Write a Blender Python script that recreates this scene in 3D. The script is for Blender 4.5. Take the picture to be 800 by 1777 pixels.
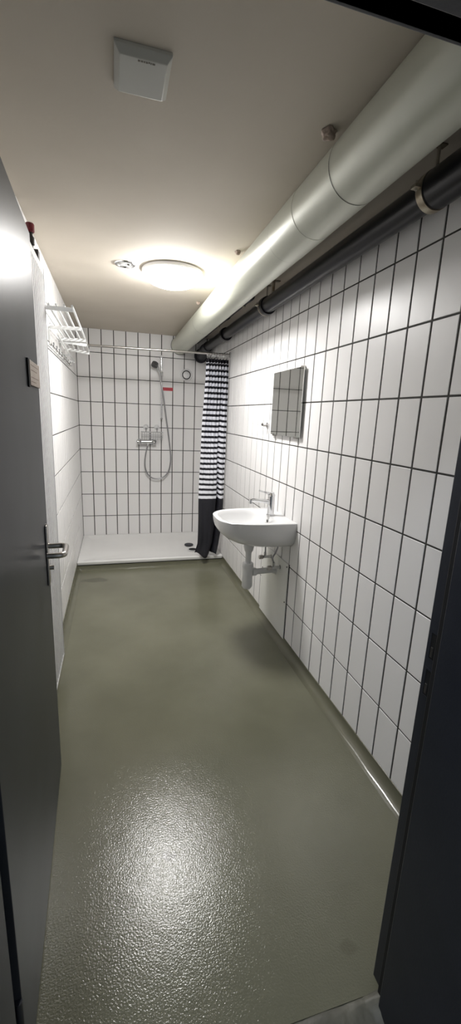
import bpy, bmesh, math, random
from mathutils import Vector, Matrix
PI = math.pi
random.seed(7)
for o in list(bpy.data.objects): bpy.data.objects.remove(o, do_unlink=True)
SC = bpy.context.scene
COL = SC.collection

# ------------------------------------------------------------------ camera
YAW, PITCH, ROLL, FPX = .2765, .2261, .0418, 721.0
cam = bpy.data.cameras.new('camera'); co = bpy.data.objects.new('camera', cam); COL.objects.link(co)
cy, sy = math.cos(YAW), math.sin(YAW)
f0, r0, u0 = Vector((sy, cy, 0)), Vector((cy, -sy, 0)), Vector((0, 0, 1))
Fv = f0*math.cos(PITCH) - u0*math.sin(PITCH); uu = u0*math.cos(PITCH) + f0*math.sin(PITCH)
Rv = r0*math.cos(ROLL) + uu*math.sin(ROLL); Uv = uu*math.cos(ROLL) - r0*math.sin(ROLL)
M = Matrix((Rv, Uv, -Fv)).transposed().to_4x4(); M.translation = Vector((.35991, -4.8145, 1.45578))
co.matrix_world = M
cam.sensor_fit = 'VERTICAL'; cam.sensor_height = 36; cam.lens = FPX/1777*36; cam.clip_start = .02
SC.camera = co

# ------------------------------------------------------------------ light, exposure
world = bpy.data.worlds.new('world'); SC.world = world; world.use_nodes = True
world.node_tree.nodes['Background'].inputs[0].default_value = (.80, .90, 1, 1)
world.node_tree.nodes['Background'].inputs[1].default_value = .38
LAMP_STRENGTH = 113.0
cl_ = bpy.data.lights.new('corridor_ceiling_light', 'AREA'); cl_.shape = 'DISK'; cl_.size = .22; cl_.energy = 17.0; cl_.color = (.84, .90, 1)
clo = bpy.data.objects.new('corridor_ceiling_light', cl_); COL.objects.link(clo); clo.location = (-.02, -5.12, 2.50)
SC.view_settings.view_transform = 'Standard'; SC.view_settings.look = 'None'
SC.view_settings.exposure = 0.0; SC.view_settings.gamma = 1.0; SC.view_settings.use_curve_mapping = False

W, H = 1.4061, 2.28          # room width, ceiling height
YF, YO = -4.15, -4.50        # inner and outer face of the wall with the doorway
ROW0, ROWH, TW = 2.05, .2508, .125

# ------------------------------------------------------------------ materials
def mat(name, color, rough=.5, metal=0, spec=.5, coat=0, noise=None, bump=None, emis=None, var=0, trans=0, hl=0):
    m = bpy.data.materials.new(name); m.use_nodes = True
    nt = m.node_tree; b = nt.nodes['Principled BSDF']
    b.inputs['Base Color'].default_value = (*color, 1)
    b.inputs['Roughness'].default_value = rough; b.inputs['Metallic'].default_value = metal
    b.inputs['Specular IOR Level'].default_value = spec; b.inputs['Coat Weight'].default_value = coat
    tc = nt.nodes.new('ShaderNodeTexCoord')
    if emis:
        b.inputs['Emission Color'].default_value = (*emis[0], 1); b.inputs['Emission Strength'].default_value = emis[1]
    if noise:       # (scale, dark colour, detail)
        n = nt.nodes.new('ShaderNodeTexNoise'); n.inputs['Scale'].default_value = noise[0]; n.inputs['Detail'].default_value = noise[2]
        mx = nt.nodes.new('ShaderNodeMix'); mx.data_type = 'RGBA'
        r = nt.nodes.new('ShaderNodeValToRGB'); r.color_ramp.elements[0].position = .35; r.color_ramp.elements[1].position = .65
        nt.links.new(tc.outputs['Object'], n.inputs['Vector']); nt.links.new(n.outputs['Fac'], r.inputs[0])
        nt.links.new(r.outputs[0], mx.inputs[0])
        mx.inputs[6].default_value = (*noise[1], 1); mx.inputs[7].default_value = (*color, 1)
        nt.links.new(mx.outputs[2], b.inputs['Base Color'])
    if bump:        # list of (scale, strength, distance)
        prev = None
        for sc, st, ds in bump:
            n = nt.nodes.new('ShaderNodeTexNoise'); n.inputs['Scale'].default_value = sc; n.inputs['Detail'].default_value = 2
            bp = nt.nodes.new('ShaderNodeBump'); bp.inputs['Strength'].default_value = st; bp.inputs['Distance'].default_value = ds
            nt.links.new(tc.outputs['Object'], n.inputs['Vector']); nt.links.new(n.outputs['Fac'], bp.inputs['Height'])
            if prev: nt.links.new(prev.outputs[0], bp.inputs['Normal'])
            prev = bp
        nt.links.new(prev.outputs[0], b.inputs['Normal'])
    return m

def floor_mat():
    m = mat('floor_epoxy', (.125, .125, .085), .16, spec=.42, bump=[(190, .70, .0011), (14, .22, .002)])
    nt = m.node_tree; b = nt.nodes['Principled BSDF']; L = nt.links.new
    tc = nt.nodes.new('ShaderNodeTexCoord')
    n = nt.nodes.new('ShaderNodeTexNoise'); n.inputs['Scale'].default_value = 2.3; n.inputs['Detail'].default_value = 6
    L(tc.outputs['Object'], n.inputs['Vector'])
    r = nt.nodes.new('ShaderNodeValToRGB')
    r.color_ramp.elements[0].position = .3; r.color_ramp.elements[0].color = (.132, .131, .090, 1)
    r.color_ramp.elements[1].position = .7; r.color_ramp.elements[1].color = (.168, .166, .117, 1)
    L(n.outputs['Fac'], r.inputs[0])
    # dried water stain near the tray, dirt patch beneath the washbasin, small worn mark in the middle
    last = r.outputs[0]
    def blob(cx, cyy, rx, ry, col, amt, src, nscale=9):
        s = nt.nodes.new('ShaderNodeSeparateXYZ'); L(tc.outputs['Object'], s.inputs[0])
        nn = nt.nodes.new('ShaderNodeTexNoise'); nn.inputs['Scale'].default_value = nscale; nn.inputs['Detail'].default_value = 4; L(tc.outputs['Object'], nn.inputs['Vector'])
        def ma(op, a, b2):
            q = nt.nodes.new('ShaderNodeMath'); q.operation = op
            for i, v in enumerate((a, b2)):
                if isinstance(v, (int, float)): q.inputs[i].default_value = v
                elif v is not None: L(v, q.inputs[i])
            return q.outputs[0]
        dx = ma('DIVIDE', ma('SUBTRACT', s.outputs[0], cx), rx); dy = ma('DIVIDE', ma('SUBTRACT', s.outputs[1], cyy), ry)
        d = ma('SQRT', ma('ADD', ma('MULTIPLY', dx, dx), ma('MULTIPLY', dy, dy)), None)
        d = ma('ADD', d, ma('MULTIPLY', ma('SUBTRACT', nn.outputs['Fac'], .5), 1.6))
        mr = nt.nodes.new('ShaderNodeMapRange'); mr.interpolation_type = 'SMOOTHSTEP'
        mr.inputs['From Min'].default_value = .6; mr.inputs['From Max'].default_value = 1.1
        mr.inputs['To Min'].default_value = amt; mr.inputs['To Max'].default_value = 0
        L(d, mr.inputs['Value'])
        mx = nt.nodes.new('ShaderNodeMix'); mx.data_type = 'RGBA'; L(mr.outputs[0], mx.inputs[0]); L(src, mx.inputs[6]); mx.inputs[7].default_value = (*col, 1)
        return mx.outputs[2]
    last = blob(.19, -1.20, .14, .055, (.06, .055, .035), .5, last)
    last = blob(.505, -3.706, .026, .018, (.05, .045, .03), .75, last, 40)
    last = blob(.975, -4.08, .03, .02, (.09, .088, .06), .4, last, 20)
    L(last, b.inputs['Base Color'])
    return m

def curtain_mat():
    m = bpy.data.materials.new('curtain_fabric'); m.use_nodes = True
    nt = m.node_tree; b = nt.nodes['Principled BSDF']; L = nt.links.new
    b.inputs['Roughness'].default_value = .6
    tc = nt.nodes.new('ShaderNodeTexCoord'); s = nt.nodes.new('ShaderNodeSeparateXYZ'); L(tc.outputs['UV'], s.inputs[0])
    def ma(op, a, v):
        q = nt.nodes.new('ShaderNodeMath'); q.operation = op; L(a, q.inputs[0]); q.inputs[1].default_value = v; return q.outputs[0]
    fr = ma('FRACT', ma('DIVIDE', ma('SUBTRACT', s.outputs[1], .668), .0500), 0)
    white = ma('LESS_THAN', fr, .56)
    up = ma('GREATER_THAN', s.outputs[1], .668)
    top = ma('LESS_THAN', s.outputs[1], 1.925)
    a = nt.nodes.new('ShaderNodeMath'); a.operation = 'MULTIPLY'; L(white, a.inputs[0]); L(up, a.inputs[1])
    a2 = nt.nodes.new('ShaderNodeMath'); a2.operation = 'MULTIPLY'; L(a.outputs[0], a2.inputs[0]); L(top, a2.inputs[1])
    mx = nt.nodes.new('ShaderNodeMix'); mx.data_type = 'RGBA'; L(a2.outputs[0], mx.inputs[0])
    mx.inputs[6].default_value = (.0085, .0085, .014, 1); mx.inputs[7].default_value = (.78, .79, .84, 1)
    L(mx.outputs[2], b.inputs['Base Color'])
    n = nt.nodes.new('ShaderNodeTexNoise'); n.inputs['Scale'].default_value = 30; L(tc.outputs['Object'], n.inputs['Vector'])
    bp = nt.nodes.new('ShaderNodeBump'); bp.inputs['Strength'].default_value = .3; bp.inputs['Distance'].default_value = .004
    L(n.outputs['Fac'], bp.inputs['Height']); L(bp.outputs[0], b.inputs['Normal'])
    return m

def hatch_text_mat(name, base, ink, scale, lo):
    return mat(name, base, .5, noise=(scale, ink, 3))

MT = dict(
 tile=mat('tile_glaze', (.82, .808, .80), .36, spec=.36, bump=[(30, .14, .0015), (260, .10, .0005)]),
 grout=mat('grout', (.055, .053, .048), .9, noise=(60, (.04, .038, .034), 3)),
 plaster=mat('ceiling_paint', (.66, .60, .515), .85, noise=(3, (.63, .57, .485), 4), bump=[(60, .12, .002)]),
 wallpaint=mat('wall_paint', (.45, .44, .41), .8, noise=(5, (.42, .41, .38), 3)),
 floor=floor_mat(),
 cove=mat('cove_epoxy', (.135, .132, .09), .2, noise=(6, (.12, .118, .082), 4), bump=[(60, .15, .001)]),
 corridor=mat('corridor_floor', (.11, .108, .085), .5, noise=(12, (.085, .083, .066), 5), bump=[(90, .3, .002)]),
 duct=mat('duct_paint', (.57, .58, .50), .36, metal=.2, noise=(2.5, (.53, .54, .46), 4), bump=[(9, .08, .004)]),
 seam=mat('duct_seam', (.05, .05, .045), .8, noise=(40, (.2, .2, .17), 3)),
 black=mat('pipe_black', (.009, .009, .012), .28, spec=.26, noise=(8, (.008, .008, .011), 3)),
 darkpipe=mat('pipe_dark_grey', (.035, .035, .042), .5, noise=(8, (.025, .025, .032), 3)),
 clampm=mat('clamp_zinc', (.42, .38, .30), .4, metal=.6, noise=(35, (.25, .2, .14), 3)),
 rubber=mat('black_rubber', (.008, .008, .01), .7, noise=(20, (.006, .006, .006), 2)),
 chrome=mat('chrome', (.72, .72, .73), .13, metal=1, noise=(12, (.66, .66, .67), 2)),
 steel=mat('brushed_steel', (.50, .48, .45), .28, metal=1, noise=(40, (.44, .42, .4), 2)),
 hose=mat('metal_hose', (.36, .36, .37), .3, metal=.8, bump=[(400, .4, .001)]),
 ceramic=mat('ceramic', (.70, .70, .70), .14, spec=.5, coat=.2, noise=(4, (.685, .685, .685), 2)),
 tray=mat('tray_acrylic', (.78, .775, .76), .18, noise=(4, (.76, .755, .74), 2)),
 pvc=mat('white_plastic', (.72, .72, .72), .35, noise=(15, (.69, .69, .69), 2)),
 rackm=mat('white_coated_wire', (.80, .81, .80), .3, noise=(30, (.74, .75, .74), 2)),
 radiator=mat('radiator_enamel', (.66, .655, .665), .3, noise=(6, (.71, .705, .71), 2)),
 door=mat('door_lacquer', (.042, .046, .054), .34, spec=.13, noise=(3, (.030, .033, .039), 3), bump=[(220, .10, .0006), (6, .08, .004)]),
 frame=mat('frame_lacquer', (.018, .021, .031), .42, noise=(10, (.015, .018, .027), 3), bump=[(200, .2, .0008)]),
 gap=mat('dark_recess', (.006, .006, .006), .9, noise=(20, (.004, .004, .004), 2)),
 red=mat('red_plastic', (.20, .012, .022), .4, noise=(30, (.15, .01, .018), 2)),
 redsign=mat('red_label', (.52, .02, .035), .4, noise=(60, (.42, .015, .03), 2)),
 dark=mat('dark_plastic', (.045, .04, .035), .5, noise=(30, (.03, .028, .025), 2)),
 headm=mat('shower_face', (.07, .07, .07), .45, noise=(150, (.02, .02, .02), 2)),
 headgrey=mat('shower_head_grey', (.16, .16, .165), .3, metal=.5, noise=(30, (.12, .12, .125), 2)),
 basketm=mat('grey_coated_wire', (.52, .52, .52), .35, noise=(30, (.46, .46, .46), 2)),
 mirror=mat('mirror_glass', (.60, .61, .59), .02, metal=1, noise=(2, (.59, .60, .58), 2)),
 purple=mat('purple_sticker', (.20, .17, .45), .5, noise=(40, (.25, .22, .5), 2)),
 panel=mat('white_panel', (.74, .74, .71), .3, noise=(5, (.71, .71, .67), 3)),
 wood=mat('plaque_beige', (.42, .35, .29), .6, noise=(14, (.34, .27, .22), 5)),
 ink=mat('faded_ink', (.24, .17, .13), .7, noise=(60, (.30, .23, .18), 3)),
 smudge=mat('smudge_ink', (.16, .145, .12), .8, noise=(60, (.24, .22, .18), 3)),
 plate=mat('ceiling_plate', (.56, .56, .52), .45, noise=(5, (.53, .53, .49), 3)),
 foam=mat('sealing_foam', (.42, .33, .27), .9, noise=(40, (.30, .24, .2), 3), bump=[(90, .8, .006)]),
 dome=mat('opal_glass', (.9, .9, .9), .25, emis=((1.0, .985, .97), LAMP_STRENGTH)),
 lamprim=mat('lamp_rim', (.85, .85, .84), .3, noise=(10, (.8, .8, .8), 2)),
 lens=mat('dull_lens', (.55, .55, .52), .25, noise=(30, (.35, .35, .33), 2)),
 yellow=mat('yellow_cable', (.20, .17, .03), .5, noise=(30, (.15, .13, .03), 2)),
 sealant=mat('threshold_filler', (.13, .127, .10), .5, noise=(14, (.085, .083, .065), 5), bump=[(30, .6, .008)]),
 curtain=curtain_mat(),
)

# ------------------------------------------------------------------ helpers
def obj(name, bm, m, parent=None, smooth=False, bev=0, seg=2, angle=.7):
    me = bpy.data.meshes.new(name); bm.normal_update(); bm.to_mesh(me); bm.free()
    o = bpy.data.objects.new(name, me); COL.objects.link(o)
    me.materials.append(m if not isinstance(m, str) else MT[m])
    if smooth:
        for p in me.polygons: p.use_smooth = True
        me.set_sharp_from_angle(angle=angle)
    if bev:
        md = o.modifiers.new('bevel', 'BEVEL'); md.width = bev; md.segments = seg; md.limit_method = 'ANGLE'; md.angle_limit = .6
        for p in me.polygons: p.use_smooth = True
        me.set_sharp_from_angle(angle=angle)
    if parent: o.parent = parent
    return o
def tag(o, label, cat, group=None):
    o['label'] = label; o['category'] = cat
    if group: o['group'] = group
    return o
def struct(o, label=None, cat=None):
    o['kind'] = 'structure'
    if label: o['label'] = label
    if cat: o['category'] = cat
    return o
def thing(name, label, cat, loc=(0, 0, 0), group=None, rz=0):
    o = bpy.data.objects.new(name, None); COL.objects.link(o); o.location = loc; o.rotation_euler = (0, 0, rz)
    o.empty_display_size = .05
    return tag(o, label, cat, group)
def box(bm, x0, x1, y0, y1, z0, z1):
    v = [bm.verts.new((x, y, z)) for z in (z0, z1) for y in (y0, y1) for x in (x0, x1)]
    for f in ((0, 2, 3, 1), (4, 5, 7, 6), (0, 1, 5, 4), (2, 6, 7, 3), (0, 4, 6, 2), (1, 3, 7, 5)): bm.faces.new([v[i] for i in f])
    return bm
def B(*a): return box(bmesh.new(), *a)
def frame_of(d):
    d = d.normalized(); a = Vector((0, 0, 1)) if abs(d.z) < .9 else Vector((1, 0, 0))
    u = d.cross(a).normalized(); return u, d.cross(u).normalized()
def tube(bm, pts, rad, n=12, caps=True, closed=False):
    pts = [Vector(p) for p in pts]; N = len(pts); rings = []; up = None
    for i, p in enumerate(pts):
        if closed: d = pts[(i+1) % N] - pts[i-1]
        else: d = pts[min(i+1, N-1)] - pts[max(i-1, 0)]
        d.normalize()
        if up is None: up, _ = frame_of(d)
        up = (up - d*up.dot(d)).normalized(); v = d.cross(up)
        r = rad[i] if isinstance(rad, (list, tuple)) else rad
        rings.append([bm.verts.new(p + up*math.cos(2*PI*k/n)*r + v*math.sin(2*PI*k/n)*r) for k in range(n)])
    for i in range(N if closed else N-1):
        a, b = rings[i], rings[(i+1) % N]
        for k in range(n): bm.faces.new((a[k], a[(k+1) % n], b[(k+1) % n], b[k]))
    if caps and not closed: bm.faces.new(rings[0][::-1]); bm.faces.new(rings[-1])
    return bm
def T(pts, rad, n=12, **k): return tube(bmesh.new(), pts, rad, n, **k)
def lathe(bm, prof, n=32, origin=(0, 0, 0), axis='Z', flip=1):
    o = Vector(origin)
    ax = {'X': (Vector((1, 0, 0)), Vector((0, 1, 0)), Vector((0, 0, 1))), 'Y': (Vector((0, 1, 0)), Vector((0, 0, 1)), Vector((1, 0, 0))), 'Z': (Vector((0, 0, 1)), Vector((1, 0, 0)), Vector((0, 1, 0)))}[axis]
    rings = []
    for r, h in prof:
        if r < 1e-6: rings.append([bm.verts.new(o + ax[0]*h*flip)])
        else: rings.append([bm.verts.new(o + ax[0]*h*flip + ax[1]*r*math.cos(2*PI*k/n) + ax[2]*r*math.sin(2*PI*k/n)) for k in range(n)])
    for a, b in zip(rings, rings[1:]):
        for k in range(n):
            if len(a) == 1 and len(b) == 1: continue
            if len(a) == 1: bm.faces.new((a[0], b[(k+1) % n], b[k]))
            elif len(b) == 1: bm.faces.new((a[k], a[(k+1) % n], b[0]))
            else: bm.faces.new((a[k], a[(k+1) % n], b[(k+1) % n], b[k]))
    bmesh.ops.recalc_face_normals(bm, faces=bm.faces[:])
    return bm
def LT(prof, **k): return lathe(bmesh.new(), prof, **k)
def smooth_path(pts, n=8):
    P = [Vector(p) for p in pts]; P = [P[0]*2-P[1]] + P + [P[-1]*2-P[-2]]; out = []
    for i in range(1, len(P)-2):
        for k in range(n):
            t = k/n; a, b, c, d = P[i-1:i+3]
            out.append(.5*((2*b) + (c-a)*t + (2*a-5*b+4*c-d)*t*t + (3*b-a-3*c+d)*t**3))
    out.append(P[-2]); return out

# ------------------------------------------------------------------ setting: floor, ceiling, walls
struct(obj('floor', B(-.0, W, YF-.028, 0, -.12, 0), 'floor'), 'olive grey glossy poured floor of the shower room', 'floor')
struct(obj('ceiling', B(-.15, W+.15, YF-.0, .15, H, H+.15), 'plaster'), 'beige painted ceiling over the shower room', 'ceiling')

def tile_wall(name, to3, u0, u1, joints_u, label):
    """backing slab of grout with bevelled glazed tiles standing out of it"""
    e, eh = .0044, .0034                          # half joints
    z_lo, z_hi = .052, 2.2795
    us = sorted(set([u0] + [u for u in joints_u if u0+.004 < u < u1-.004] + [u1]))
    zs = [z_lo] + [ROW0-ROWH*i for i in range(8, -1, -1) if ROW0-ROWH*i > z_lo+.02] + [z_hi]
    bm = bmesh.new()
    for i in range(len(us)-1):
        for j in range(len(zs)-1):
            a, b = us[i]+e, us[i+1]-e; c, d = zs[j]+(eh if j else .0), zs[j+1]-(eh if j < len(zs)-2 else 0)
            if b-a < .006: continue
            tx, tz = random.uniform(-.0003, .0003), random.uniform(-.0003, .0003); bv = .0012
            lo = [bm.verts.new(to3(p, q, .001)) for p, q in ((a, c), (b, c), (b, d), (a, d))]
            mi = [bm.verts.new(to3(p, q, .0048)) for p, q in ((a, c), (b, c), (b, d), (a, d))]
            hi = [bm.verts.new(to3(p, q, .0060 + (tx if p > (a+b)/2 else -tx) + (tz if q > (c+d)/2 else -tz))) for p, q in ((a+bv, c+bv), (b-bv, c+bv), (b-bv, d-bv), (a+bv, d-bv))]
            bm.faces.new(hi)
            for k in range(4):
                l = (k+1) % 4
                bm.faces.new((mi[k], mi[l], hi[l], hi[k])); bm.faces.new((lo[k], lo[l], mi[l], mi[k]))
    bmesh.ops.recalc_face_normals(bm, faces=bm.faces[:])
    o = obj(name, bm, 'tile')
    return struct(o, label, 'wall')
def slab(o, bm):      # grout body becomes second material of the same wall mesh
    me = bpy.data.meshes.new('tmp'); bm.to_mesh(me); bm.free()
    b2 = bmesh.new(); b2.from_mesh(o.data); n = len(b2.faces)
    b2.from_mesh(me); b2.faces.ensure_lookup_table()
    for f in b2.faces[n:]: f.material_index = 1
    b2.to_mesh(o.data); b2.free(); o.data.materials.append(MT['grout']); bpy.data.meshes.remove(me)
TK = .006   # tile face stands this far; shift so that the face is on the nominal plane
wl = tile_wall('wall_left', lambda u, z, d: (-TK+d, u, z), YF, -.0, [-TW*i for i in range(40)], 'left wall of white oblong tiles behind the radiator and rack')
slab(wl, B(-.15, -.0024, YF, .15, -.12, H))
wr = tile_wall('wall_right', lambda u, z, d: (W+TK-d, u, z), YF, -.0, [-2.5278+TW*i for i in range(-20, 25)], 'right wall of white oblong tiles behind basin and mirror')
slab(wr, B(W+.0024, W+.15, YF, .15, -.12, H))
wb = tile_wall('wall_back', lambda u, z, d: (u, TK-d, z), 0, W, [TW*i for i in range(12)], 'white tiled back wall of the shower')
slab(wb, B(-TK, W+TK, .0024, .15, -.12, H))
# wall with the doorway, seen through its opening
FX0, FX1, FZ = .145, 1.01, 2.025
bm = bmesh.new(); box(bm, -.5, FX0-.0, YO, YF, -.12, H+.15); box(bm, FX1+.0, 2.1, YO, YF, -.12, H+.15); box(bm, FX0, FX1, YO, YF, FZ, H+.15)
struct(obj('wall_front', bm, 'wallpaint'), 'thick painted wall holding the doorway', 'wall')
struct(obj('floor', B(-.5, 2.1, -5.6, YF-.028, -.12, -.004), 'corridor'), 'dull corridor floor outside the doorway', 'floor')

# coved skirting along both walls and under the tray
def cove(name, a, b, inward, label):
    a, b, w = Vector(a), Vector(b), Vector(inward); bm = bmesh.new(); prof = [(.0, .056), (.004, .055)]
    for k in range(9):
        t = k/8*PI/2; prof.append((.004+.044*(1-math.cos(t)) , .050-.0495*math.sin(t)))
    prof.append((.0, -.01))
    N = 60; rings = []
    for i in range(N+1):
        p = a.lerp(b, i/N); j = .0016*math.sin(i*1.7)+.0012*math.sin(i*.63+1)
        rings.append([bm.verts.new(p + w*max(0, x + (j if 3 < k < 10 else 0)) + Vector((0, 0, z))) for k, (x, z) in enumerate(prof)])
    for r, s in zip(rings, rings[1:]):
        for k in range(len(prof)-1): bm.faces.new((r[k], r[k+1], s[k+1], s[k]))
    bm.faces.new(rings[0]); bm.faces.new(rings[-1][::-1]); bmesh.ops.recalc_face_normals(bm, faces=bm.faces[:])
    return struct(obj(name, bm, 'cove', smooth=True, angle=1.2), label, 'baseboard')
cove('baseboard_left', (0, -.915, 0), (0, YF, 0), (1, 0, 0), 'olive coved skirting at foot of the left wall')
cove('baseboard_right', (W, -.915, 0), (W, YF, 0), (-1, 0, 0), 'olive coved skirting at foot of the right wall')
cove('baseboard_back', (0, -.915, -.022), (W, -.915, -.022), (0, -1, 0), 'olive coved floor edge under the shower tray')

# ------------------------------------------------------------------ door frame (steel, dark)
fr = bpy.data.objects.new('trim_1', None); COL.objects.link(fr); fr.location = (FX1, YF, 0)
struct(fr, 'dark lacquered steel door frame around the doorway', 'door frame')
def fpart(name, bm, m, **k):
    o = obj(name, bm, m, **k); o.parent = fr; o.matrix_parent_inverse = Matrix.Translation(-fr.location); return o
bm = bmesh.new()
box(bm, 1.006, 1.06, YF-.056, YF+.006, -.004, FZ)            # rebate face
box(bm, .978, 1.06, YO-.02, YF-.056, -.004, FZ)              # lining towards the corridor
box(bm, .978, 1.10, YO-.03, YO-.02, -.004, FZ+.05)
fpart('jamb', bm, 'frame', bev=.002)
bm = bmesh.new()
box(bm, FX0-.05, 1.06, YF-.056, YF+.006, FZ+.0, FZ+.05); box(bm, FX0-.05, 1.06, YO-.02, YF-.056, FZ-.022, FZ+.05)
fpart('lintel', bm, 'frame', bev=.002)
bm = bmesh.new(); box(bm, FX0-.05, FX0-.005, YF-.056, YF+.0, -.004, FZ); box(bm, FX0-.05, FX0+.019, YO-.02, YF-.056, -.004, FZ)
fpart('jamb', bm, 'frame', bev=.002)
fpart('gasket', B(.990, 1.0065, YF-.0565, YF-.034, 0, FZ-.002), 'rubber', bev=.002)
for z0, z1 in ((.965, 1.025), (.877, .938)):
    bm = bmesh.new()
    y0, y1 = YF-.026, YF-.006; t = .0015; x = 1.0045
    box(bm, x, x+.002, y0-.004, y0, z0-.004, z1+.004); box(bm, x, x+.002, y1, y1+.004, z0-.004, z1+.004)
    box(bm, x, x+.002, y0, y1, z0-.004, z0); box(bm, x, x+.002, y0, y1, z1, z1+.004)
    s = fpart('strike_plate', bm, 'frame'); s['label'] = 'dark strike opening in the door frame'
    q = obj('strike_pocket', B(x+.0008, x+.0019, y0, y1, z0, z1), 'gap'); q.parent = s
    q = obj('strike_lip', B(x-.0004, x+.0022, y1-.009, y1-.003, z0+.004, z0+.028), 'dark', bev=.001); q.parent = s

# rough filler at the threshold
bm = bmesh.new(); N = 70; rings = []
for i in range(N+1):
    x = FX0+.02 + (1.0-FX0-.02)*i/N
    e_ = max(0, (i-N+4)/4); hh = .0028 + .0008*math.sin(i*.7) + .012*e_ + .0006*random.random(); ww = .026 + .003*math.sin(i*.37) + .006*e_
    rings.append([bm.verts.new((x, YF-.032+y*ww, z*hh-.004)) for y, z in ((.25, 0), (.05, 1.4), (-.5, 1.8), (-1.2, 1.2), (-1.8, 0))])
for r, s in zip(rings, rings[1:]):
    for k in range(4): bm.faces.new((r[k], r[k+1], s[k+1], s[k]))
bmesh.ops.recalc_face_normals(bm, faces=bm.faces[:])
struct(obj('trim_2', bm, 'sealant', smooth=True, angle=2), 'rough grey filler line across the door threshold', 'threshold')

# ------------------------------------------------------------------ door leaf
hx, hy = .152, -4.125; ex, ey = .119, -3.239
LD = math.hypot(ex-hx, ey-hy); ang = math.atan2(ey-hy, ex-hx)
leaf = obj('door_1', B(0, LD, 0, .042, .010, 1.985), 'door', bev=.0015)
leaf.location = (hx, hy, 0); leaf.rotation_euler = (0, 0, ang)
struct(leaf, 'dark grey glossy door leaf standing open into the room', 'door')
def dpart(name, bm, m, parent=leaf, **k): return obj(name, bm, m, parent, **k)
hl = LD - .062      # distance of the handle from the hinge edge
dpart('handle_plate', B(hl-.018, hl+.018, -.008, 0, .842, 1.062), 'steel', bev=.003)
z = .985
dpart('lever_handle', T(smooth_path([(hl, -.004, z), (hl, -.03, z), (hl, -.050, z), (hl-.006, -.062, z), (hl-.02, -.067, z), (hl-.09, -.067, z), (hl-.104, -.062, z), (hl-.110, -.050, z), (hl-.110, -.014, z)], 6), .0098, 16), 'steel', smooth=True)
dpart('keyhole_cylinder', T([(hl, -.004, .905), (hl, -.022, .905)], .0085, 16), 'steel', smooth=True)['label'] = 'round metal lock cylinder'
sg = dpart('door_sign', B(LD-.232, LD-.022, -.007, 0, 1.520, 1.590), 'wood', bev=.001); sg['label'] = 'small beige plaque on the door'
dpart('sign_dark_edge', B(LD-.246, LD-.228, -.005, -.0002, 1.514, 1.592), 'gap', sg)  # near-black strip along the hinge-side end of the plaque
for k, (zz, w) in enumerate(((1.577, .15), (1.563, .12), (1.543, .16), (1.531, .10))):
    bm = bmesh.new(); xx = LD-.215
    while xx < LD-.215+w:
        q = random.uniform(.006, .016); box(bm, xx, xx+q, -.0074, -.0069, zz-.0012, zz+.0012); xx += q+.005
    dpart('sign_lettering', bm, 'ink', sg)
for z in (.22, 1.0, 1.78):
    dpart('hinge', T([(-.004, .006, z-.05), (-.004, .006, z+.05)], .008, 12), 'frame', smooth=True)

# ------------------------------------------------------------------ radiator on the left wall
rad = thing('radiator', 'tall white ribbed panel radiator on the left wall behind the door', 'radiator', (.03, -2.78, .115))
R0, R1, RZ0, RZ1 = -3.04, -2.545, .105, 2.085
def rp(name, bm, m, parent=None, **k):
    o = obj(name, bm, m, **k); p = parent or rad; o.parent = p; o.matrix_parent_inverse = Matrix.Translation(-rad.location); return o
bm = bmesh.new(); prof = []; y = R0; pitch = (R1-R0)/14
prof.append((.020, R0)); prof.append((.046, R0))
for k in range(14):
    y = R0+k*pitch
    prof += [(.046, y+.0070), (.061, y+.0075), (.061, y+pitch-.0075), (.046, y+pitch-.0070)]
prof += [(.046, R1), (.020, R1)]
for za, zb in ((RZ0+.012, RZ1-.035),):
    a = [bm.verts.new((x, y, za)) for x, y in prof]; b = [bm.verts.new((x, y, zb)) for x, y in prof]
    for k in range(len(prof)): l = (k+1) % len(prof); bm.faces.new((a[k], a[l], b[l], b[k]))
    bm.faces.new(a[::-1]); bm.faces.new(b)
bmesh.ops.recalc_face_normals(bm, faces=bm.faces[:])
rp('ribbed_panel', bm, 'radiator')
rp('header', B(.018, .0615, R0, R1+.001, RZ1-.035, RZ1), 'radiator', bev=.003)
rp('header', B(.018, .0625, R0, R1+.001, RZ0, RZ0+.013), 'radiator', bev=.003)
rp('side_trim', B(.016, .0635, R1-.001, R1+.005, RZ0, RZ1), 'radiator', bev=.002)
for z in (.4, 1.7): rp('wall_bracket', B(.0005, .02, -2.95, -2.91, z, z+.06), 'radiator')

vv = thing('radiator_valve', 'red capped dark valve above the top edge of the radiator', 'valve', (.046, -2.745, 2.085))
def vp(name, bm, m, **k):
    o = obj(name, bm, m, vv, **k); return o
vp('valve_body', LT([(0, 0), (.010, 0), (.010, .022), (.015, .026), (.015, .052), (.010, .058), (.008, .072), (0, .072)], n=16), 'dark', smooth=True)
vp('valve_cap', LT([(0, .070), (.013, .070), (.017, .074), (.0175, .098), (.015, .103), (0, .103)], n=20), 'red', smooth=True)['label'] = 'dark red cap'
vp('side_arm', B(-.046, -.008, -.010, .010, .028, .048), 'dark', bev=.003)
br = tag(obj('radiator_bracket', B(.0, .058, -2.640, -2.600, 2.085, 2.130), 'dark', bev=.002), 'small dark block on top of the radiator near its far edge', 'bracket')

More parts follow.
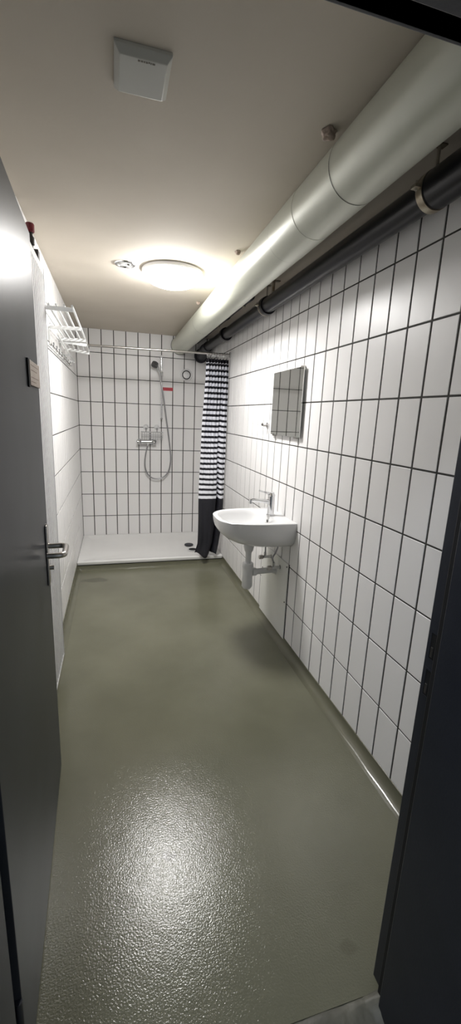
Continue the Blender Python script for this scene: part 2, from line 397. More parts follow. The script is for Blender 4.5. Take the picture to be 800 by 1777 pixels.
# ------------------------------------------------------------------ shower tray
bm = bmesh.new()
TF, zt = -.912, .070
def rect(x0, x1, y0, y1, z, r, n=5):
    o = []
    for cx, cyy, a0 in ((x1-r, y1-r, 0), (x0+r, y1-r, PI/2), (x0+r, y0+r, PI), (x1-r, y0+r, 1.5*PI)):
        for k in range(n+1): a = a0+PI/2*k/n; o.append(bm.verts.new((cx+r*math.cos(a), cyy+r*math.sin(a), z)))
    return o
rs = [rect(.004, W-.004, TF+.002, -.003, zt-.030, .008), rect(.002, W-.002, TF, -.002, zt-.026, .008), rect(.002, W-.002, TF, -.002, zt-.004, .008), rect(.005, W-.005, TF+.004, -.004, zt, .008),
      rect(.045, W-.045, TF+.045, -.04, zt, .03), rect(.055, W-.055, TF+.057, -.05, zt-.004, .03), rect(.10, W-.10, TF+.11, -.10, zt-.016, .05), rect(.5, W-.3, -.60, -.40, zt-.021, .05)]
for a, b in zip(rs, rs[1:]):
    for k in range(len(a)): l = (k+1) % len(a); bm.faces.new((a[k], a[l], b[l], b[k]))
bm.faces.new(rs[0][::-1]); bm.faces.new(rs[-1]); bmesh.ops.recalc_face_normals(bm, faces=bm.faces[:])
tr = tag(obj('shower_tray', bm, 'tray', smooth=True), 'flat white shower tray filling the far end of the room', 'shower tray')
obj('tray_support', B(.01, W-.01, TF+.025, -.01, -.0, zt-.028), 'gap', tr)
dr = obj('drain_rim', LT([(.045, 0), (.058, .0), (.058, .003), (.050, .004), (.044, .001), (.043, -.003)], n=40, origin=(1.145, -.635, zt-.014)), 'ceramic', tr, smooth=True)
obj('drain_opening', LT([(0, .0012), (.045, .0012), (.045, -.002), (0, -.002)], n=40, origin=(1.145, -.635, zt-.014)), 'gap', dr)
dc = tag(obj('drain_cover', LT([(0, .020), (.035, .019), (.046, .015), (.048, .009), (.046, .004), (.030, -.002), (0, -.002)], n=40, origin=(1.128, -.480, zt-.019)), 'darkpipe', smooth=True), 'round dark drain cover lying on the white shower tray', 'drain cover')

# ------------------------------------------------------------------ shower fittings on the back wall
sh = thing('shower_rail', 'chrome shower riser rail fixed to the back wall', 'shower rail', (.868, 0, 1.40))
def P(o, name, bm, m, **k):
    q = obj(name, bm, m, **k); q.parent = o; q.matrix_parent_inverse = Matrix.Translation(-Vector(o.location)) if o.type == 'EMPTY' else Matrix(); return q
P(sh, 'rail', T([(.870, -.055, 1.395), (.868, -.055, 2.045)], .009, 16), 'chrome', smooth=True)
P(sh, 'rail_end', T([(.868, 0, 2.05), (.868, -.03, 2.05), (.868, -.067, 2.05)], [.014, .014, .013], 16), 'pvc', smooth=True, bev=.003)['label'] = 'white end cap on top'
P(sh, 'rail_end', T([(.870, 0, 1.400), (.870, -.067, 1.400)], .012, 16), 'chrome', smooth=True)
P(sh, 'slider', B(.851, .885, -.078, -.035, 1.845, 1.895), 'chrome', bev=.008)
hs = thing('hand_shower', 'chrome hand shower with dark round face clipped high on the rail', 'hand shower', (.85, -.08, 1.87))
P(hs, 'grip', T(smooth_path([(.862, -.062, 1.79), (.854, -.078, 1.85), (.838, -.09, 1.90), (.815, -.10, 1.945)], 6), [.011]*8+[.012]*6+[.014]*5, 14), 'chrome', smooth=True)
hd = bmesh.new(); lathe(hd, [(0, .026), (.020, .025), (.032, .018), (.036, .004), (.037, -.022), (.033, -.027), (0, -.028)], n=28)
MH = Matrix.Translation((.793, -.118, 1.962)) @ Matrix.Rotation(math.radians(22), 4, 'Y') @ Matrix.Rotation(math.radians(-16), 4, 'X')
bmesh.ops.transform(hd, matrix=MH, verts=hd.verts[:])
P(hs, 'shower_head', hd, 'headgrey', smooth=True)
hf = bmesh.new(); lathe(hf, [(0, -.0290), (.028, -.0290), (.031, -.027)], n=28); bmesh.ops.transform(hf, matrix=MH, verts=hf.verts[:])
P(hs, 'spray_face', hf, 'headm', smooth=True)
mixer = thing('shower_mixer', 'chrome shower mixer bar on the back wall under the wire basket', 'mixer tap', (.705, 0, 1.14))
P(mixer, 'mixer_body', T([(.645, -.065, 1.140), (.768, -.065, 1.146)], .021, 20), 'chrome', smooth=True, bev=.003)
for xa, xb, r in ((.600, .642, .026), (.771, .812, .026)):
    P(mixer, 'control_knob', T([(xa, -.065, 1.139), (xa+.006, -.065, 1.139), (xb-.006, -.065, 1.141), (xb, -.065, 1.141)], [r-.006, r, r, r-.004], 20), 'chrome', smooth=True)
for x in (.630, .780):
    P(mixer, 'wall_union', T([(x, 0, 1.14), (x, -.012, 1.14), (x, -.013, 1.14), (x, -.05, 1.14)], [.032, .03, .015, .015], 20), 'chrome', smooth=True)
P(mixer, 'hose_outlet', T([(.722, -.065, 1.130), (.715, -.068, 1.095)], [.013, .011], 14), 'chrome', smooth=True)
hz = [(.716, -.066, 1.10), (.700, -.062, 1.03), (.688, -.055, .94), (.690, -.052, .86), (.712, -.050, .79), (.755, -.050, .742), (.815, -.050, .725), (.885, -.050, .740), (.940, -.050, .795), (.968, -.050, .875), (.976, -.052, .97), (.965, -.055, 1.10), (.945, -.058, 1.25), (.920, -.060, 1.42), (.897, -.072, 1.58), (.878, -.080, 1.70), (.866, -.070, 1.79)]
tag(obj('shower_hose', T(smooth_path(hz, 8), .0075, 10), 'hose', smooth=True), 'flexible metal shower hose hanging in a loop on the back wall', 'hose')

bk = thing('wire_basket', 'pale wire soap basket on two suction cups above the mixer', 'basket', (.765, 0, 1.25))
bx0, bx1, bz1, bz0, by0, by1 = .652, .885, 1.250, 1.165, -.012, -.10
def ring(pts, r=.0022): return T(pts, r, 8, closed=False)
bm = bmesh.new()
tube(bm, [(bx0, by0, bz1), (bx1, by0, bz1), (bx1, by1, bz1), (bx0, by1, bz1), (bx0, by0, bz1)], .0036, 8)
P(bk, 'basket_rim', bm, 'basketm', smooth=True)
bm = bmesh.new()
for k in range(10):
    x = bx0+.008+(bx1-bx0-.016)*k/9
    tube(bm, [(x, by0, bz1), (x, by0-.002, bz0), (x, by1+.006, bz0), (x, by1, bz1)], .0019, 6)
for z in (bz0+.03, bz0+.055):
    tube(bm, [(bx0+.002, by0, z), (bx1-.002, by0, z), (bx1-.002, by1, z), (bx0+.002, by1, z), (bx0+.002, by0, z)], .0017, 6)
P(bk, 'wire_mesh', bm, 'basketm', smooth=True)
for x in (.704, .824):
    c = P(bk, 'suction_cup', LT([(.030, 0), (.028, .006), (.016, .012), (.011, .022), (0, .024)], n=24, origin=(x, -.001, 1.302), axis='Y', flip=-1), 'pvc', smooth=True)
    q = obj('cup_hook', T(smooth_path([(x, -.020, 1.302), (x, -.024, 1.28), (x, -.022, 1.262), (x, -.012, 1.250)], 4), .003, 8), 'dark', smooth=True); q.parent = c

rl = tag(obj('red_label', B(.886, 1.000, -.0015, 0.0, 1.703, 1.738), 'redsign'), 'small red label strip on the back wall beside the rail', 'label')
bm = bmesh.new(); xx = .90
while xx < .985:
    q = random.uniform(.003, .008); box(bm, xx, xx+q, -.0019, -.0012, 1.718, 1.723); xx += q+.002
obj('faint_print', bm, mat('faint_print_ink', (.30, .02, .03), .5, noise=(80, (.35, .03, .04), 2)), rl)

vt = thing('air_vent', 'round white air vent high on the back wall', 'vent', (1.150, 0, 1.884))
P(vt, 'vent_ring', LT([(.048, .004), (.049, .012), (.056, .014), (.064, .010), (.066, 0)], n=40, origin=(1.150, 0, 1.884), axis='Y', flip=-1), 'pvc', smooth=True)
P(vt, 'dark_gap', LT([(.030, .003), (.052, .003), (.052, .0)], n=40, origin=(1.150, 0, 1.884), axis='Y', flip=-1), 'gap')
P(vt, 'vent_disc', LT([(0, .015), (.032, .014), (.038, .011), (.039, .007), (.030, .0)], n=40, origin=(1.150, 0, 1.884), axis='Y', flip=-1), 'pvc', smooth=True)

# curtain rail and curtain
rod = thing('shower_curtain_rail', 'thin metal shower curtain rail spanning wall to wall', 'curtain rail', (0, -.92, 1.99))
P(rod, 'rail', T([(.004, -.92, 1.985), (W-.004, -.92, 2.003)], .0095, 14), 'steel', smooth=True)
P(rod, 'rail_flange', T([(0, -.92, 1.985), (.012, -.92, 1.985)], .024, 20), 'chrome', smooth=True)
P(rod, 'rail_flange', T([(W, -.92, 2.003), (W-.012, -.92, 2.003)], .024, 20), 'chrome', smooth=True)

cu = thing('shower_curtain', 'black and white striped shower curtain gathered at the right', 'shower curtain', (1.28, -.92, .10))
NF, NU, NZ = 7, 260, 100
bm = bmesh.new(); uvl = bm.loops.layers.uv.new('UVMap')
edgeL = [(1.955, 1.181), (1.767, 1.177), (1.563, 1.167), (1.3, 1.150), (1.03, 1.142), (.695, 1.139), (.347, 1.136), (.20, 1.133), (.095, 1.110)]
edgeR = [(1.955, 1.383), (1.767, 1.388), (1.563, 1.387), (1.3, 1.386), (1.03, 1.386), (.695, 1.385), (.347, 1.371), (.20, 1.350), (.095, 1.325)]
def itp(tab, z):
    for (za, a), (zb, b) in zip(tab, tab[1:]):
        if z >= zb: return a+(b-a)*(za-z)/(za-zb) if z < za else tab[0][1]
    return tab[-1][1]
rows = []; uvs = {}
for j in range(NZ+1):
    z = 1.958 - (1.958-.092)*j/NZ; l, r = itp(edgeL, z), itp(edgeR, z); row = []
    lowf = min(1, max(0, (1.9-z)/1.2))
    for i in range(NU+1):
        u = i/NU
        top = math.sin(2*PI*7.5*u + .3)*.028 + math.sin(2*PI*13*u+1)*.006
        # broad panel on the left, one deep fold to the right, narrow panel against the wall
        broad = -.030*math.sin(PI*min(1, u/.72))**.7 + .042*math.exp(-((u-.74)/.035)**2) - .018*math.exp(-((u-.87)/.09)**2) + .0025*math.sin(2*PI*5*u + z*2.2)
        w = lowf**1.1
        y = -.925 + top*(1-w) + broad*w + .007*math.sin(9*z+6*u)*(lowf) + .002*math.sin(23*z + 11*u)
        x = l + (r-l)*(u + .018*math.sin(2*PI*7.5*u)*(1-w)) + .004*math.sin(7*z+3*u)*lowf*(1-u)
        hem = 0
        if z < .25: hem = (.25-z)/.16; y += .03*hem*math.sin(2*PI*1.6*u+.5); 
        v = bm.verts.new((min(x, W-.012), y, z + (.020*math.sin(2*PI*1.3*u+1.0) if hem else 0)*min(1, hem) + .0))
        zz = z - .012*math.exp(-((u-.74)/.05)**2)*lowf
        uvs[v] = (u, zz); row.append(v)
    rows.append(row)
for a, b in zip(rows, rows[1:]):
    for k in range(NU):
        f = bm.faces.new((a[k], b[k], b[k+1], a[k+1]))
        for lp in f.loops: lp[uvl].uv = uvs[lp.vert]
cl = P(cu, 'curtain_cloth', bm, 'curtain', smooth=True, angle=3)
md = cl.modifiers.new('thickness', 'SOLIDIFY'); md.thickness = .0012
for k in range(12):
    x = 1.188 + .0165*k
    zc = 1.985+.0128*x+.0-.006
    pts = [(x + .004*math.sin(k*2.1)*math.cos(a), -.92+.017*math.cos(a)*1.0, zc - .008 + .026*math.sin(a)) for a in [2*PI*t/20 for t in range(20)]]
    bm = bmesh.new(); tube(bm, pts, .0020, 6, closed=True)
    P(cu, 'curtain_ring', bm, 'chrome', smooth=True)

# ------------------------------------------------------------------ pipes under the ceiling
DX, DZ, DR = 1.07, 2.184, .093
duct = thing('ventilation_duct', 'thick pale painted round duct running along the ceiling', 'duct', (DX, -2.1, DZ))
bm = bmesh.new(); n = 64; ys = [YF+.0] + [YF + (.0-YF)*k/40 for k in range(1, 40)] + [.0]
tube(bm, [(DX, y, DZ) for y in ys], DR, n)
P(duct, 'duct_tube', bm, 'duct', smooth=True)
for y in (-3.53, -3.02, -1.30, -.02):
    w = .0016; P(duct, 'seam', T([(DX, y-w, DZ), (DX, y+w, DZ)], DR+.0006, 64, caps=False), 'seam', smooth=True)
P(duct, 'joint_sleeve', T([(DX, -3.02, DZ), (DX, -3.26, DZ)], DR+.0009, 64), 'duct', smooth=True)
P(duct, 'wall_collar', T([(DX, -.006, DZ), (DX, .004, DZ)], DR+.003, 48), 'seam', smooth=True)

BX, BZ, BR = 1.325, 2.156, .046
dp = thing('drain_pipe', 'black waste pipe running between the duct and right wall', 'pipe', (BX, -2.1, BZ))
P(dp, 'pipe', T([(BX, YF, BZ), (BX, -.02, BZ)], BR-.004, 40), 'black', smooth=True)
P(dp, 'pipe_section', T([(BX, -3.56, BZ), (BX, -2.03, BZ)], BR, 40), 'black', smooth=True)
for y0, y1 in ((-2.10, -2.03), (-1.05, -.98)):
    P(dp, 'socket', T([(BX, y0, BZ), (BX, (y0+y1)/2, BZ), (BX, y1, BZ)], [BR+.008, BR+.011, BR+.008], 40), 'black', smooth=True)
P(dp, 'pipe_section', T([(BX, YF, BZ), (BX, -3.575, BZ)], BR+.009, 40), 'black', smooth=True)
P(dp, 'elbow', T(smooth_path([(BX, -.30, BZ), (BX-.005, -.20, BZ-.008), (BX-.012, -.12, BZ-.03), (BX-.016, -.05, BZ-.055), (BX-.016, .0, BZ-.06)], 5), [.05]*6+[.056]*15, 28), 'darkpipe', smooth=True)
P(dp, 'wall_collar', T([(BX-.018, -.03, BZ-.062), (BX-.018, .002, BZ-.062)], .075, 32), 'darkpipe', smooth=True)

cp = thing('conduit_pipe', 'thin dark conduit beside the black waste pipe under the ceiling', 'pipe', (1.255, -1.8, 2.235))
P(cp, 'pipe', T([(1.262, -1.95, 2.236), (1.262, -.01, 2.236)], .017, 20), 'darkpipe', smooth=True)
for y in (-1.90, -1.3, -.45): P(cp, 'coupling', T([(1.262, y-.03, 2.236), (1.262, y+.03, 2.236)], .021, 20), 'darkpipe', smooth=True)
for y in (-1.75, -1.0): P(cp, 'clip', B(1.25, 1.274, y-.01, y+.01, 2.214, 2.28), 'clampm', bev=.002)
yc = tag(obj('cable', T(smooth_path([(1.245, -4.1, 2.262), (1.25, -3.9, 2.255), (1.235, -3.75, 2.266), (1.24, -3.55, 2.272)], 6), .006, 8), 'yellow', smooth=True), 'short dull yellow cable above the waste pipe near the doorway', 'cable')

def clamp(y, lab):
    t = thing('pipe_clamp', lab, 'pipe clamp', (BX, y, BZ), 'clamps holding the black waste pipe')
    R = BR+.0075
    bm = bmesh.new(); N = 48; rings = []
    for k in range(N+1):
        a = 2*PI*k/N; rings.append([bm.verts.new(((R+dr)*math.cos(a), dy, (R+dr)*math.sin(a))) for dr, dy in ((0, -.013), (.003, -.013), (.003, .013), (0, .013))])
    for r, s in zip(rings, rings[1:]):
        for k in range(4): l = (k+1) % 4; bm.faces.new((r[k], r[l], s[l], s[k]))
    bmesh.ops.recalc_face_normals(bm, faces=bm.faces[:])
    obj('band', bm, 'clampm', t, smooth=True)
    obj('rubber_lining', T([(0, -.017, 0), (0, .017, 0)], R, 40), 'rubber', t, smooth=True)
    for s in (-1, 1):
        e = obj('ear', B(s*(R+.001) if s > 0 else -(R+.022), (R+.018) if s > 0 else -(R+.001), -.012, .012, -.003, .007), 'clampm', t, bev=.001)
        x = s*(R+.011); obj('screw', T([(x, 0, -.008), (x, 0, .018)], .004, 8), 'steel', e, smooth=True)
    obj('hanger_rod', T([(0, 0, R), (0, 0, H-BZ)], .005, 10), 'steel', t, smooth=True)
    obj('ceiling_bracket', B(-.035, .02, -.012, .012, H-BZ-.004, H-BZ), 'clampm', t)
    return t
clamp(-3.555, 'zinc clamp on the black pipe nearest the doorway')
clamp(-2.06, 'metal clamp on the black pipe above the mirror')
# bracket from ceiling near the second clamp
bb = tag(obj('hanger_bracket', box(B(1.318, 1.330, -2.185, -2.160, 2.205, 2.28), 1.318, 1.365, -2.185, -2.160, 2.274, 2.28), 'clampm', bev=.001), 'bent zinc hanger strap on the ceiling above the mirror', 'bracket')

for i, (x, y, lab) in enumerate(((.985, -3.50, 'brownish foam lump on the ceiling beside the duct nearest the doorway'), (.990, -2.53, 'brownish foam lump on the ceiling beside the duct near the lamp'), (.988, -1.47, 'small foam lump on the ceiling beside the duct beyond the lamp'))):
    bm = bmesh.new(); bmesh.ops.create_icosphere(bm, subdivisions=3, radius=.020 if i == 0 else .015)
    for v in bm.verts:
        q = .85 + .22*math.sin(v.co.x*190+i*2)*math.cos(v.co.y*170+i) + .15*math.sin(v.co.z*340)
        v.co = Vector((v.co.x*1.2*q, v.co.y*1.2*q, v.co.z*.8*q))
    o = tag(obj('sealing_foam', bm, 'foam', smooth=True, angle=3), lab, 'sealing foam', 'foam lumps beside the duct'); o.location = (x, y, H-.006)

# ------------------------------------------------------------------ on the ceiling
lamp = thing('ceiling_lamp', 'round glowing white dome lamp on the ceiling', 'ceiling lamp', (.715, -2.09, H))
obj('lamp_base', LT([(0, 0), (.172, 0), (.180, .004), (.180, .018), (.174, .024), (.160, .024), (0, .024)], n=64, flip=-1), 'lamprim', lamp, smooth=True)
prof = [(.170*math.cos(t), .022 + .068*math.sin(t)) for t in [PI/2*k/16 for k in range(17)]]; prof[-1] = (0, .090)
obj('lamp_shade', LT(prof, n=64, flip=-1), 'dome', lamp, smooth=True, angle=2)

rs = thing('recessed_spot', 'small round recessed fitting with metal ring beside the lamp', 'ceiling fitting', (.441, -2.105, H))
obj('trim_ring', LT([(.043, .001), (.046, .006), (.056, .005), (.060, 0)], n=40, flip=-1), 'chrome', rs, smooth=True)
obj('lens', LT([(0, .003), (.043, .001)], n=32, flip=-1), 'lens', rs, smooth=True)
obj('lamp_clip', B(-.026, .012, -.006, .006, -.006, -.002), 'pvc', rs, bev=.001); obj('lamp_clip', B(.012, .024, -.012, .002, -.006, -.002), 'dark', rs, bev=.001)

cpx0, cpx1, cpy0, cpy1 = .378, .512, -3.622, -3.476
bm = bmesh.new(); b_, t_ = .012, .020
lo = [bm.verts.new((x, y, H-.0005)) for x, y in ((cpx0, cpy0), (cpx1, cpy0), (cpx1, cpy1), (cpx0, cpy1))]
md_ = [bm.verts.new((x, y, H-.008)) for x, y in ((cpx0, cpy0), (cpx1, cpy0), (cpx1, cpy1), (cpx0, cpy1))]
hi = [bm.verts.new((x, y, H-t_)) for x, y in ((cpx0+b_, cpy0+b_), (cpx1-b_, cpy0+b_), (cpx1-b_, cpy1-b_), (cpx0+b_, cpy1-b_))]
for a, b in ((lo, md_), (md_, hi)):
    for k in range(4): l = (k+1) % 4; bm.faces.new((a[k], a[l], b[l], b[k]))
bm.faces.new(hi); bmesh.ops.recalc_face_normals(bm, faces=bm.faces[:])
pl = tag(obj('ceiling_plate', bm, 'plate', bev=.0015), 'square white flat cover plate fixed to the ceiling', 'cover plate')
bm = bmesh.new(); xx = .432
while xx < .472:
    q = random.uniform(.003, .007); zz = random.uniform(-.001, .001); box(bm, xx, xx+q, -3.606+zz, -3.601+zz, H-.0204, H-.0196); xx += q+.0012
obj('faded_print', bm, 'smudge', pl)

# ------------------------------------------------------------------ white wire rack on the left wall
rk = thing('towel_rack', 'white wire towel rack with hooks high on the left wall', 'rack', (0, -1.9, 1.9))
arms = [(-2.50, 1.927, 1.927, .181), (-2.0, 1.924, 1.928, .181), (-1.52, 1.931, 1.935, .179), (-1.18, 1.913, 1.893, .186)]
def bar(bm, a, b, w, h):      # flat bar a->b with height h and width w along Y
    a, b = Vector(a), Vector(b)
    vs = [bm.verts.new(p + Vector((0, dy, dz))) for p in (a, b) for dy in (-w/2, w/2) for dz in (-h/2, h/2)]
    for f in ((0, 1, 3, 2), (4, 6, 7, 5), (0, 4, 5, 1), (2, 3, 7, 6), (0, 2, 6, 4), (1, 5, 7, 3)): bm.faces.new([vs[i] for i in f])
for y, za, zb, x in arms:
    bm = bmesh.new(); bar(bm, (0, y, za), (x, y, zb), .006, .020); bmesh.ops.recalc_face_normals(bm, faces=bm.faces[:])
    P(rk, 'cross_arm', bm, 'rackm', bev=.0015)
for fr_ in (.22, .42, .60, .80, 1.0):
    pts = [(x*fr_ - .002, y, za+(zb-za)*fr_+.011) for y, za, zb, x in [(-2.53, 1.927, 1.927, .181)] + arms[1:] ]
    P(rk, 'shelf_rod', T(pts, .0048 if fr_ < 1 else .0055, 10), 'rackm', smooth=True)
bm = bmesh.new(); bar(bm, (0, -1.505, 1.918), (.184, -1.505, 1.906), .006, .018); bmesh.ops.recalc_face_normals(bm, faces=bm.faces[:])
P(rk, 'front_arm', bm, 'rackm', bev=.0015)
for y, h in ((-2.0, .11), (-1.45, .11)):
    P(rk, 'wall_upright', B(.0, .008, y-.012, y+.012, 1.93-h, 1.955), 'rackm', bev=.002)
    P(rk, 'screw', T([(.006, y, 1.945), (.013, y, 1.945)], .006, 12), 'steel', smooth=True)
P(rk, 'lower_rod', T([(.050, -2.02, 1.885), (.055, -1.36, 1.852), (.046, -.82, 1.862)], .0055, 10), 'rackm', smooth=True)
for y, z, x in ((-1.36, 1.846, .056), (-.84, 1.854, .048)):
    bm = bmesh.new(); bar(bm, (0, y, z), (x, y, z), .006, .016); bmesh.ops.recalc_face_normals(bm, faces=bm.faces[:])
    P(rk, 'short_arm', bm, 'rackm', bev=.001)
P(rk, 'hook_rail', B(0, .006, -2.12, -.84, 1.814, 1.832), 'rackm', bev=.001)
P(rk, 'dark_rail', T([(.003, -2.14, 1.836), (.003, -.86, 1.836)], .0035, 8), 'dark', smooth=True)
for k in range(9):
    y = -2.05+k*.14
    P(rk, 'hook', T(smooth_path([(.004, y, 1.825), (.022, y, 1.812), (.030, y, 1.818), (.031, y, 1.832)], 4), .004, 8), 'chrome', smooth=True)

# ------------------------------------------------------------------ mirror, wall hook
mi = thing('wall_mirror', 'rectangular frameless mirror on the right wall above the basin', 'mirror', (W, -2.345, 1.35))
my0, my1, mz0, mz1 = -2.578, -2.117, 1.350, 1.745
P(mi, 'mirror_glass', B(W-.022, W-.016, my0, my1, mz0, mz1), 'mirror', bev=.0012)
P(mi, 'mirror_backing', B(W-.016, W-.0005, my0+.03, my1-.03, mz0+.02, mz1-.02), 'pvc')
for y in (my1-.05, my0+.06): P(mi, 'mirror_clip', B(W-.025, W, y-.012, y+.012, mz0-.008, mz0+.007), 'steel', bev=.001)
for y in (my0+.03,): P(mi, 'mirror_clip', B(W-.024, W, y-.006, y+.010, mz1-.003, mz1+.006), 'steel', bev=.001)
P(mi, 'sticker', B(W-.0216, W-.0209, my0+.018, my0+.040, mz1-.050, mz1-.018), 'purple')['label'] = 'small purple sticker'
wh = thing('robe_hook', 'small chrome hook on the right wall left of the mirror', 'hook', (W, -2.0, 1.405))
P(wh, 'rose', T([(W, -2.0, 1.405), (W-.008, -2.0, 1.405)], .020, 24), 'chrome', smooth=True)
P(wh, 'prong', T(smooth_path([(W-.004, -2.0, 1.405), (W-.03, -2.0, 1.402), (W-.042, -2.0, 1.412)], 4), [.007]*4+[.006]*5, 12), 'steel', smooth=True)
P(wh, 'knob', T([(W-.036, -2.0, 1.410), (W-.041, -2.0, 1.410), (W-.048, -2.0, 1.411)], [.009, .012, .008], 14), 'chrome', smooth=True)

# ------------------------------------------------------------------ washbasin
BYc, RIM = -2.375, .846
basin = thing('washbasin', 'white ceramic washbasin mounted on the tiled right wall', 'washbasin', (W, BYc, .66))
NB = 72
def outline(du, dv, off=0.0):
    """closed D outline, u = distance from wall 0..du, v = -dv..dv, starts at wall"""
    pts = []
    for k in range(NB):
        t = k/(NB-1); a = -PI/2 + PI*t           # -90..90
        c, s = math.cos(a), math.sin(a)
        n = 3.3 ; c2 = abs(c)**(2/n); s2 = math.copysign(abs(s)**(2/n), s)
        pts.append((du*c2, dv*s2))
    return pts
bm = bmesh.new()
U0, V0 = .452, .228
def taper(u, v):   # sides straighten toward the wall
    return u, v
lv = [(.846-.004, 1.0, 1.0), (.846-.016, .998, 1.0), (.806, .992, .997), (.778, .975, .988), (.750, .935, .962), (.724, .865, .915), (.702, .77, .84), (.685, .64, .73), (.676, .48, .57)]
rings = []
for z, su, sv in lv:
    rings.append([bm.verts.new((W-u, BYc+v, z)) for u, v in outline(U0*su, V0*sv)])
for a, b in zip(rings, rings[1:]):
    for k in range(NB-1): bm.faces.new((a[k], a[k+1], b[k+1], b[k]))
bm.faces.new(rings[-1])
bm.faces.new([r[0] for r in rings] + [r[-1] for r in rings[::-1]])
# top: closed outline around; bowl ring with same count
def full(ru):  # outline resampled: front arc NB verts + back edge NBK verts
    return ru
NK = 24
top_o = rings[0]
top_r = [bm.verts.new((W-u, BYc+v, RIM)) for u, v in outline(U0-.005, V0-.005)]
for k in range(NB-1): bm.faces.new((top_o[k], top_o[k+1], top_r[k+1], top_r[k]))
back = [bm.verts.new((W, BYc + (V0-.005)*(1-2*(k+1)/(NK+1)), RIM+.000)) for k in range(NK)]
loop_o = top_r + back
cu_, rv = .262, .186
def bowl(sc, z, su=0):
    out = []
    for v in loop_o:
        du, dv = (W-v.co.x)-.262, v.co.y-BYc; a = math.atan2(dv/.20, du/.17); n = 2.7
        c, s = math.cos(a), math.sin(a)
        uu_ = math.copysign(abs(c)**(2/n), c)*.160*sc; vv_ = math.copysign(abs(s)**(2/n), s)*.190*sc
        out.append(bm.verts.new((W-(.262+su+uu_), BYc+vv_, z)))
    return out
L_ = len(loop_o)
prev = loop_o
for sc, z, su in ((1.02, RIM-.001, 0), (.99, RIM-.006, 0), (.95, RIM-.025, 0), (.88, RIM-.06, 0), (.76, RIM-.09, 0), (.58, RIM-.112, 0), (.35, RIM-.122, 0), (.15, RIM-.125, 0)):
    cur = bowl(sc, z, su)
    for k in range(L_): l = (k+1) % L_; bm.faces.new((prev[k], prev[l], cur[l], cur[k]))
    prev = cur
bm.faces.new(prev)
bmesh.ops.recalc_face_normals(bm, faces=bm.faces[:])
P(basin, 'basin_bowl', bm, 'ceramic', smooth=True, angle=.9)
P(basin, 'overflow_hole', T([(W-.119, BYc-.03, RIM-.030), (W-.116, BYc-.03, RIM-.030)], .009, 16), 'dark')
P(basin, 'drain_ring', LT([(0, .002), (.020, .002), (.024, 0)], n=24, origin=(W-.262, BYc, RIM-.1245)), 'chrome', smooth=True)

fa = thing('basin_tap', 'chrome single lever mixer tap on the washbasin deck', 'tap', (1.322, -2.37, RIM))
def Q(name, bm, m, **k): return obj(name, bm, m, fa, **k)
Q('tap_body', T([(0, 0, 0), (0, 0, .004), (0, 0, .006), (0, 0, .125)], [.027, .027, .023, .022], 24), 'chrome', smooth=True)
Q('spout', T(smooth_path([(.0, 0, .085), (-.05, 0, .092), (-.10, 0, .098), (-.135, 0, .100), (-.140, 0, .094)], 4), [.017, .017, .016, .015, .014, .013, .0125, .012, .012, .012, .012, .012, .012, .0115, .011, .010, .010], 16), 'chrome', smooth=True)
Q('spout_nozzle', T([(-.137, 0, .102), (-.137, 0, .078)], .011, 14), 'chrome', smooth=True)
bm = bmesh.new(); tube(bm, [(0, 0, .125), (0, 0, .132), (0, 0, .142)], [.023, .024, .017], 20)
tube(bm, smooth_path([(.012, 0, .136), (-.03, 0, .146), (-.085, 0, .160)], 5), [.014]*3+[.010]*4+[.006]*4, 12)
Q('lever', bm, 'chrome', smooth=True)

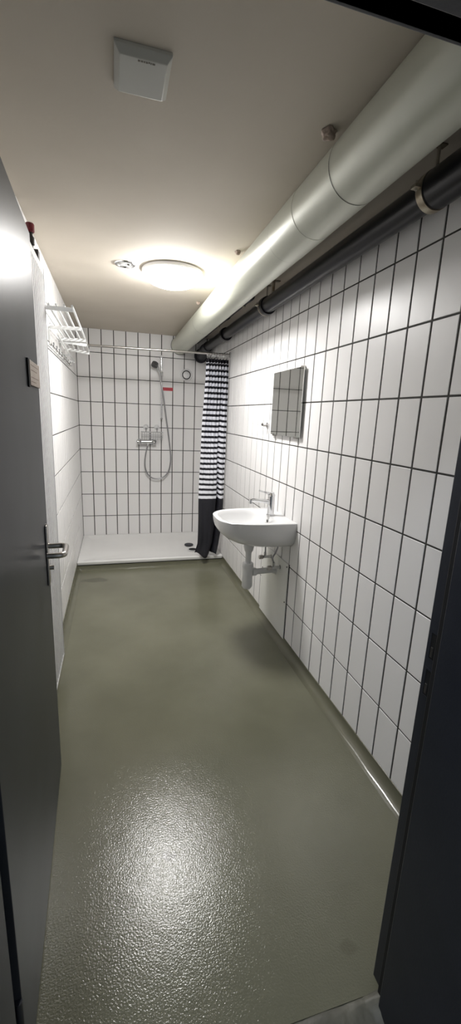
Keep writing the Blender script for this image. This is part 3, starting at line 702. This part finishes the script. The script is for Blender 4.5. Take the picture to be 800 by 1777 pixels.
# waste trap
tp = thing('bottle_trap', 'white plastic bottle trap hanging under the washbasin', 'trap', (1.185, -2.37, .36))
tx, ty = 1.187, -2.37
P(tp, 'tailpiece', LT([(0, .70), (.034, .70), (.034, .640), (.028, .612), (.020, .600), (.019, .50), (0, .50)], n=28, origin=(tx, ty, 0)), 'pvc', smooth=True)
P(tp, 'trap_cup', LT([(0, .528), (.034, .528), (.037, .522), (.037, .500), (.034, .494), (.0345, .48), (.0345, .366), (.026, .352), (0, .350)], n=32, origin=(tx, ty, 0)), 'pvc', smooth=True)
P(tp, 'outlet_pipe', T([(tx+.02, ty, .462), (1.335, -2.345, .456), (W-.004, -2.33, .453)], .020, 20), 'pvc', smooth=True)
P(tp, 'outlet_nut', T([(tx+.03, ty, .462), (tx+.058, ty+.003, .461)], .026, 20), 'pvc', smooth=True)
P(tp, 'wall_flange', T([(W, -2.33, .453), (W-.006, -2.33, .453), (W-.012, -2.33, .453), (W-.034, -2.331, .454)], [.040, .040, .028, .026], 28), 'pvc', smooth=True)

def angle_valve(y, z, lab, hosepts):
    t = thing('angle_valve', lab, 'valve', (W, y, z), 'angle valves under the basin')
    obj('wall_rose', T([(0, 0, 0), (-.006, 0, 0), (-.008, 0, 0)], [.029, .028, .014], 24), 'chrome', t, smooth=True)
    obj('valve_body', T([(-.004, 0, 0), (-.065, 0, 0)], .0105, 14), 'chrome', t, smooth=True)
    obj('valve_outlet', T([(-.052, 0, 0), (-.052, 0, .035)], .0085, 12), 'chrome', t, smooth=True)
    obj('valve_handle', T([(-.066, 0, 0), (-.070, 0, 0), (-.094, 0, -.001), (-.097, 0, -.001)], [.009, .0155, .0155, .012], 12), 'steel', t, smooth=True)
    obj('supply_hose', T(smooth_path([Vector(p)-Vector((W, y, z)) for p in hosepts], 6), .0055, 8), 'hose', t, smooth=True)
angle_valve(-2.238, .515, 'chrome angle valve under the basin, farther from the doorway', [(W-.052, -2.238, .545), (W-.052, -2.24, .60), (W-.060, -2.28, .68), (W-.070, -2.33, .76)])
angle_valve(-2.405, .497, 'chrome angle valve under the basin, nearer the doorway', [(W-.052, -2.405, .53), (W-.066, -2.41, .565), (W-.045, -2.405, .60), (W-.030, -2.40, .65), (W-.050, -2.38, .70), (W-.070, -2.37, .76)])

# access panel
ap = thing('access_panel', 'white screwed access panel on the right wall below the basin', 'panel', (W, -2.30, .3))
P(ap, 'panel_board', B(W-.008, W+.000, -2.536, -2.066, .045, .562), 'panel', bev=.0015)
P(ap, 'dark_gap', B(W-.003, W+.000, -2.543, -2.536, .045, .562), 'gap')
for y, z in ((-2.52, .54), (-2.52, .30), (-2.09, .38), (-2.12, .54)):
    P(ap, 'screw', T([(W-.007, y, z), (W-.011, y, z)], .005, 12), 'dark', smooth=True)
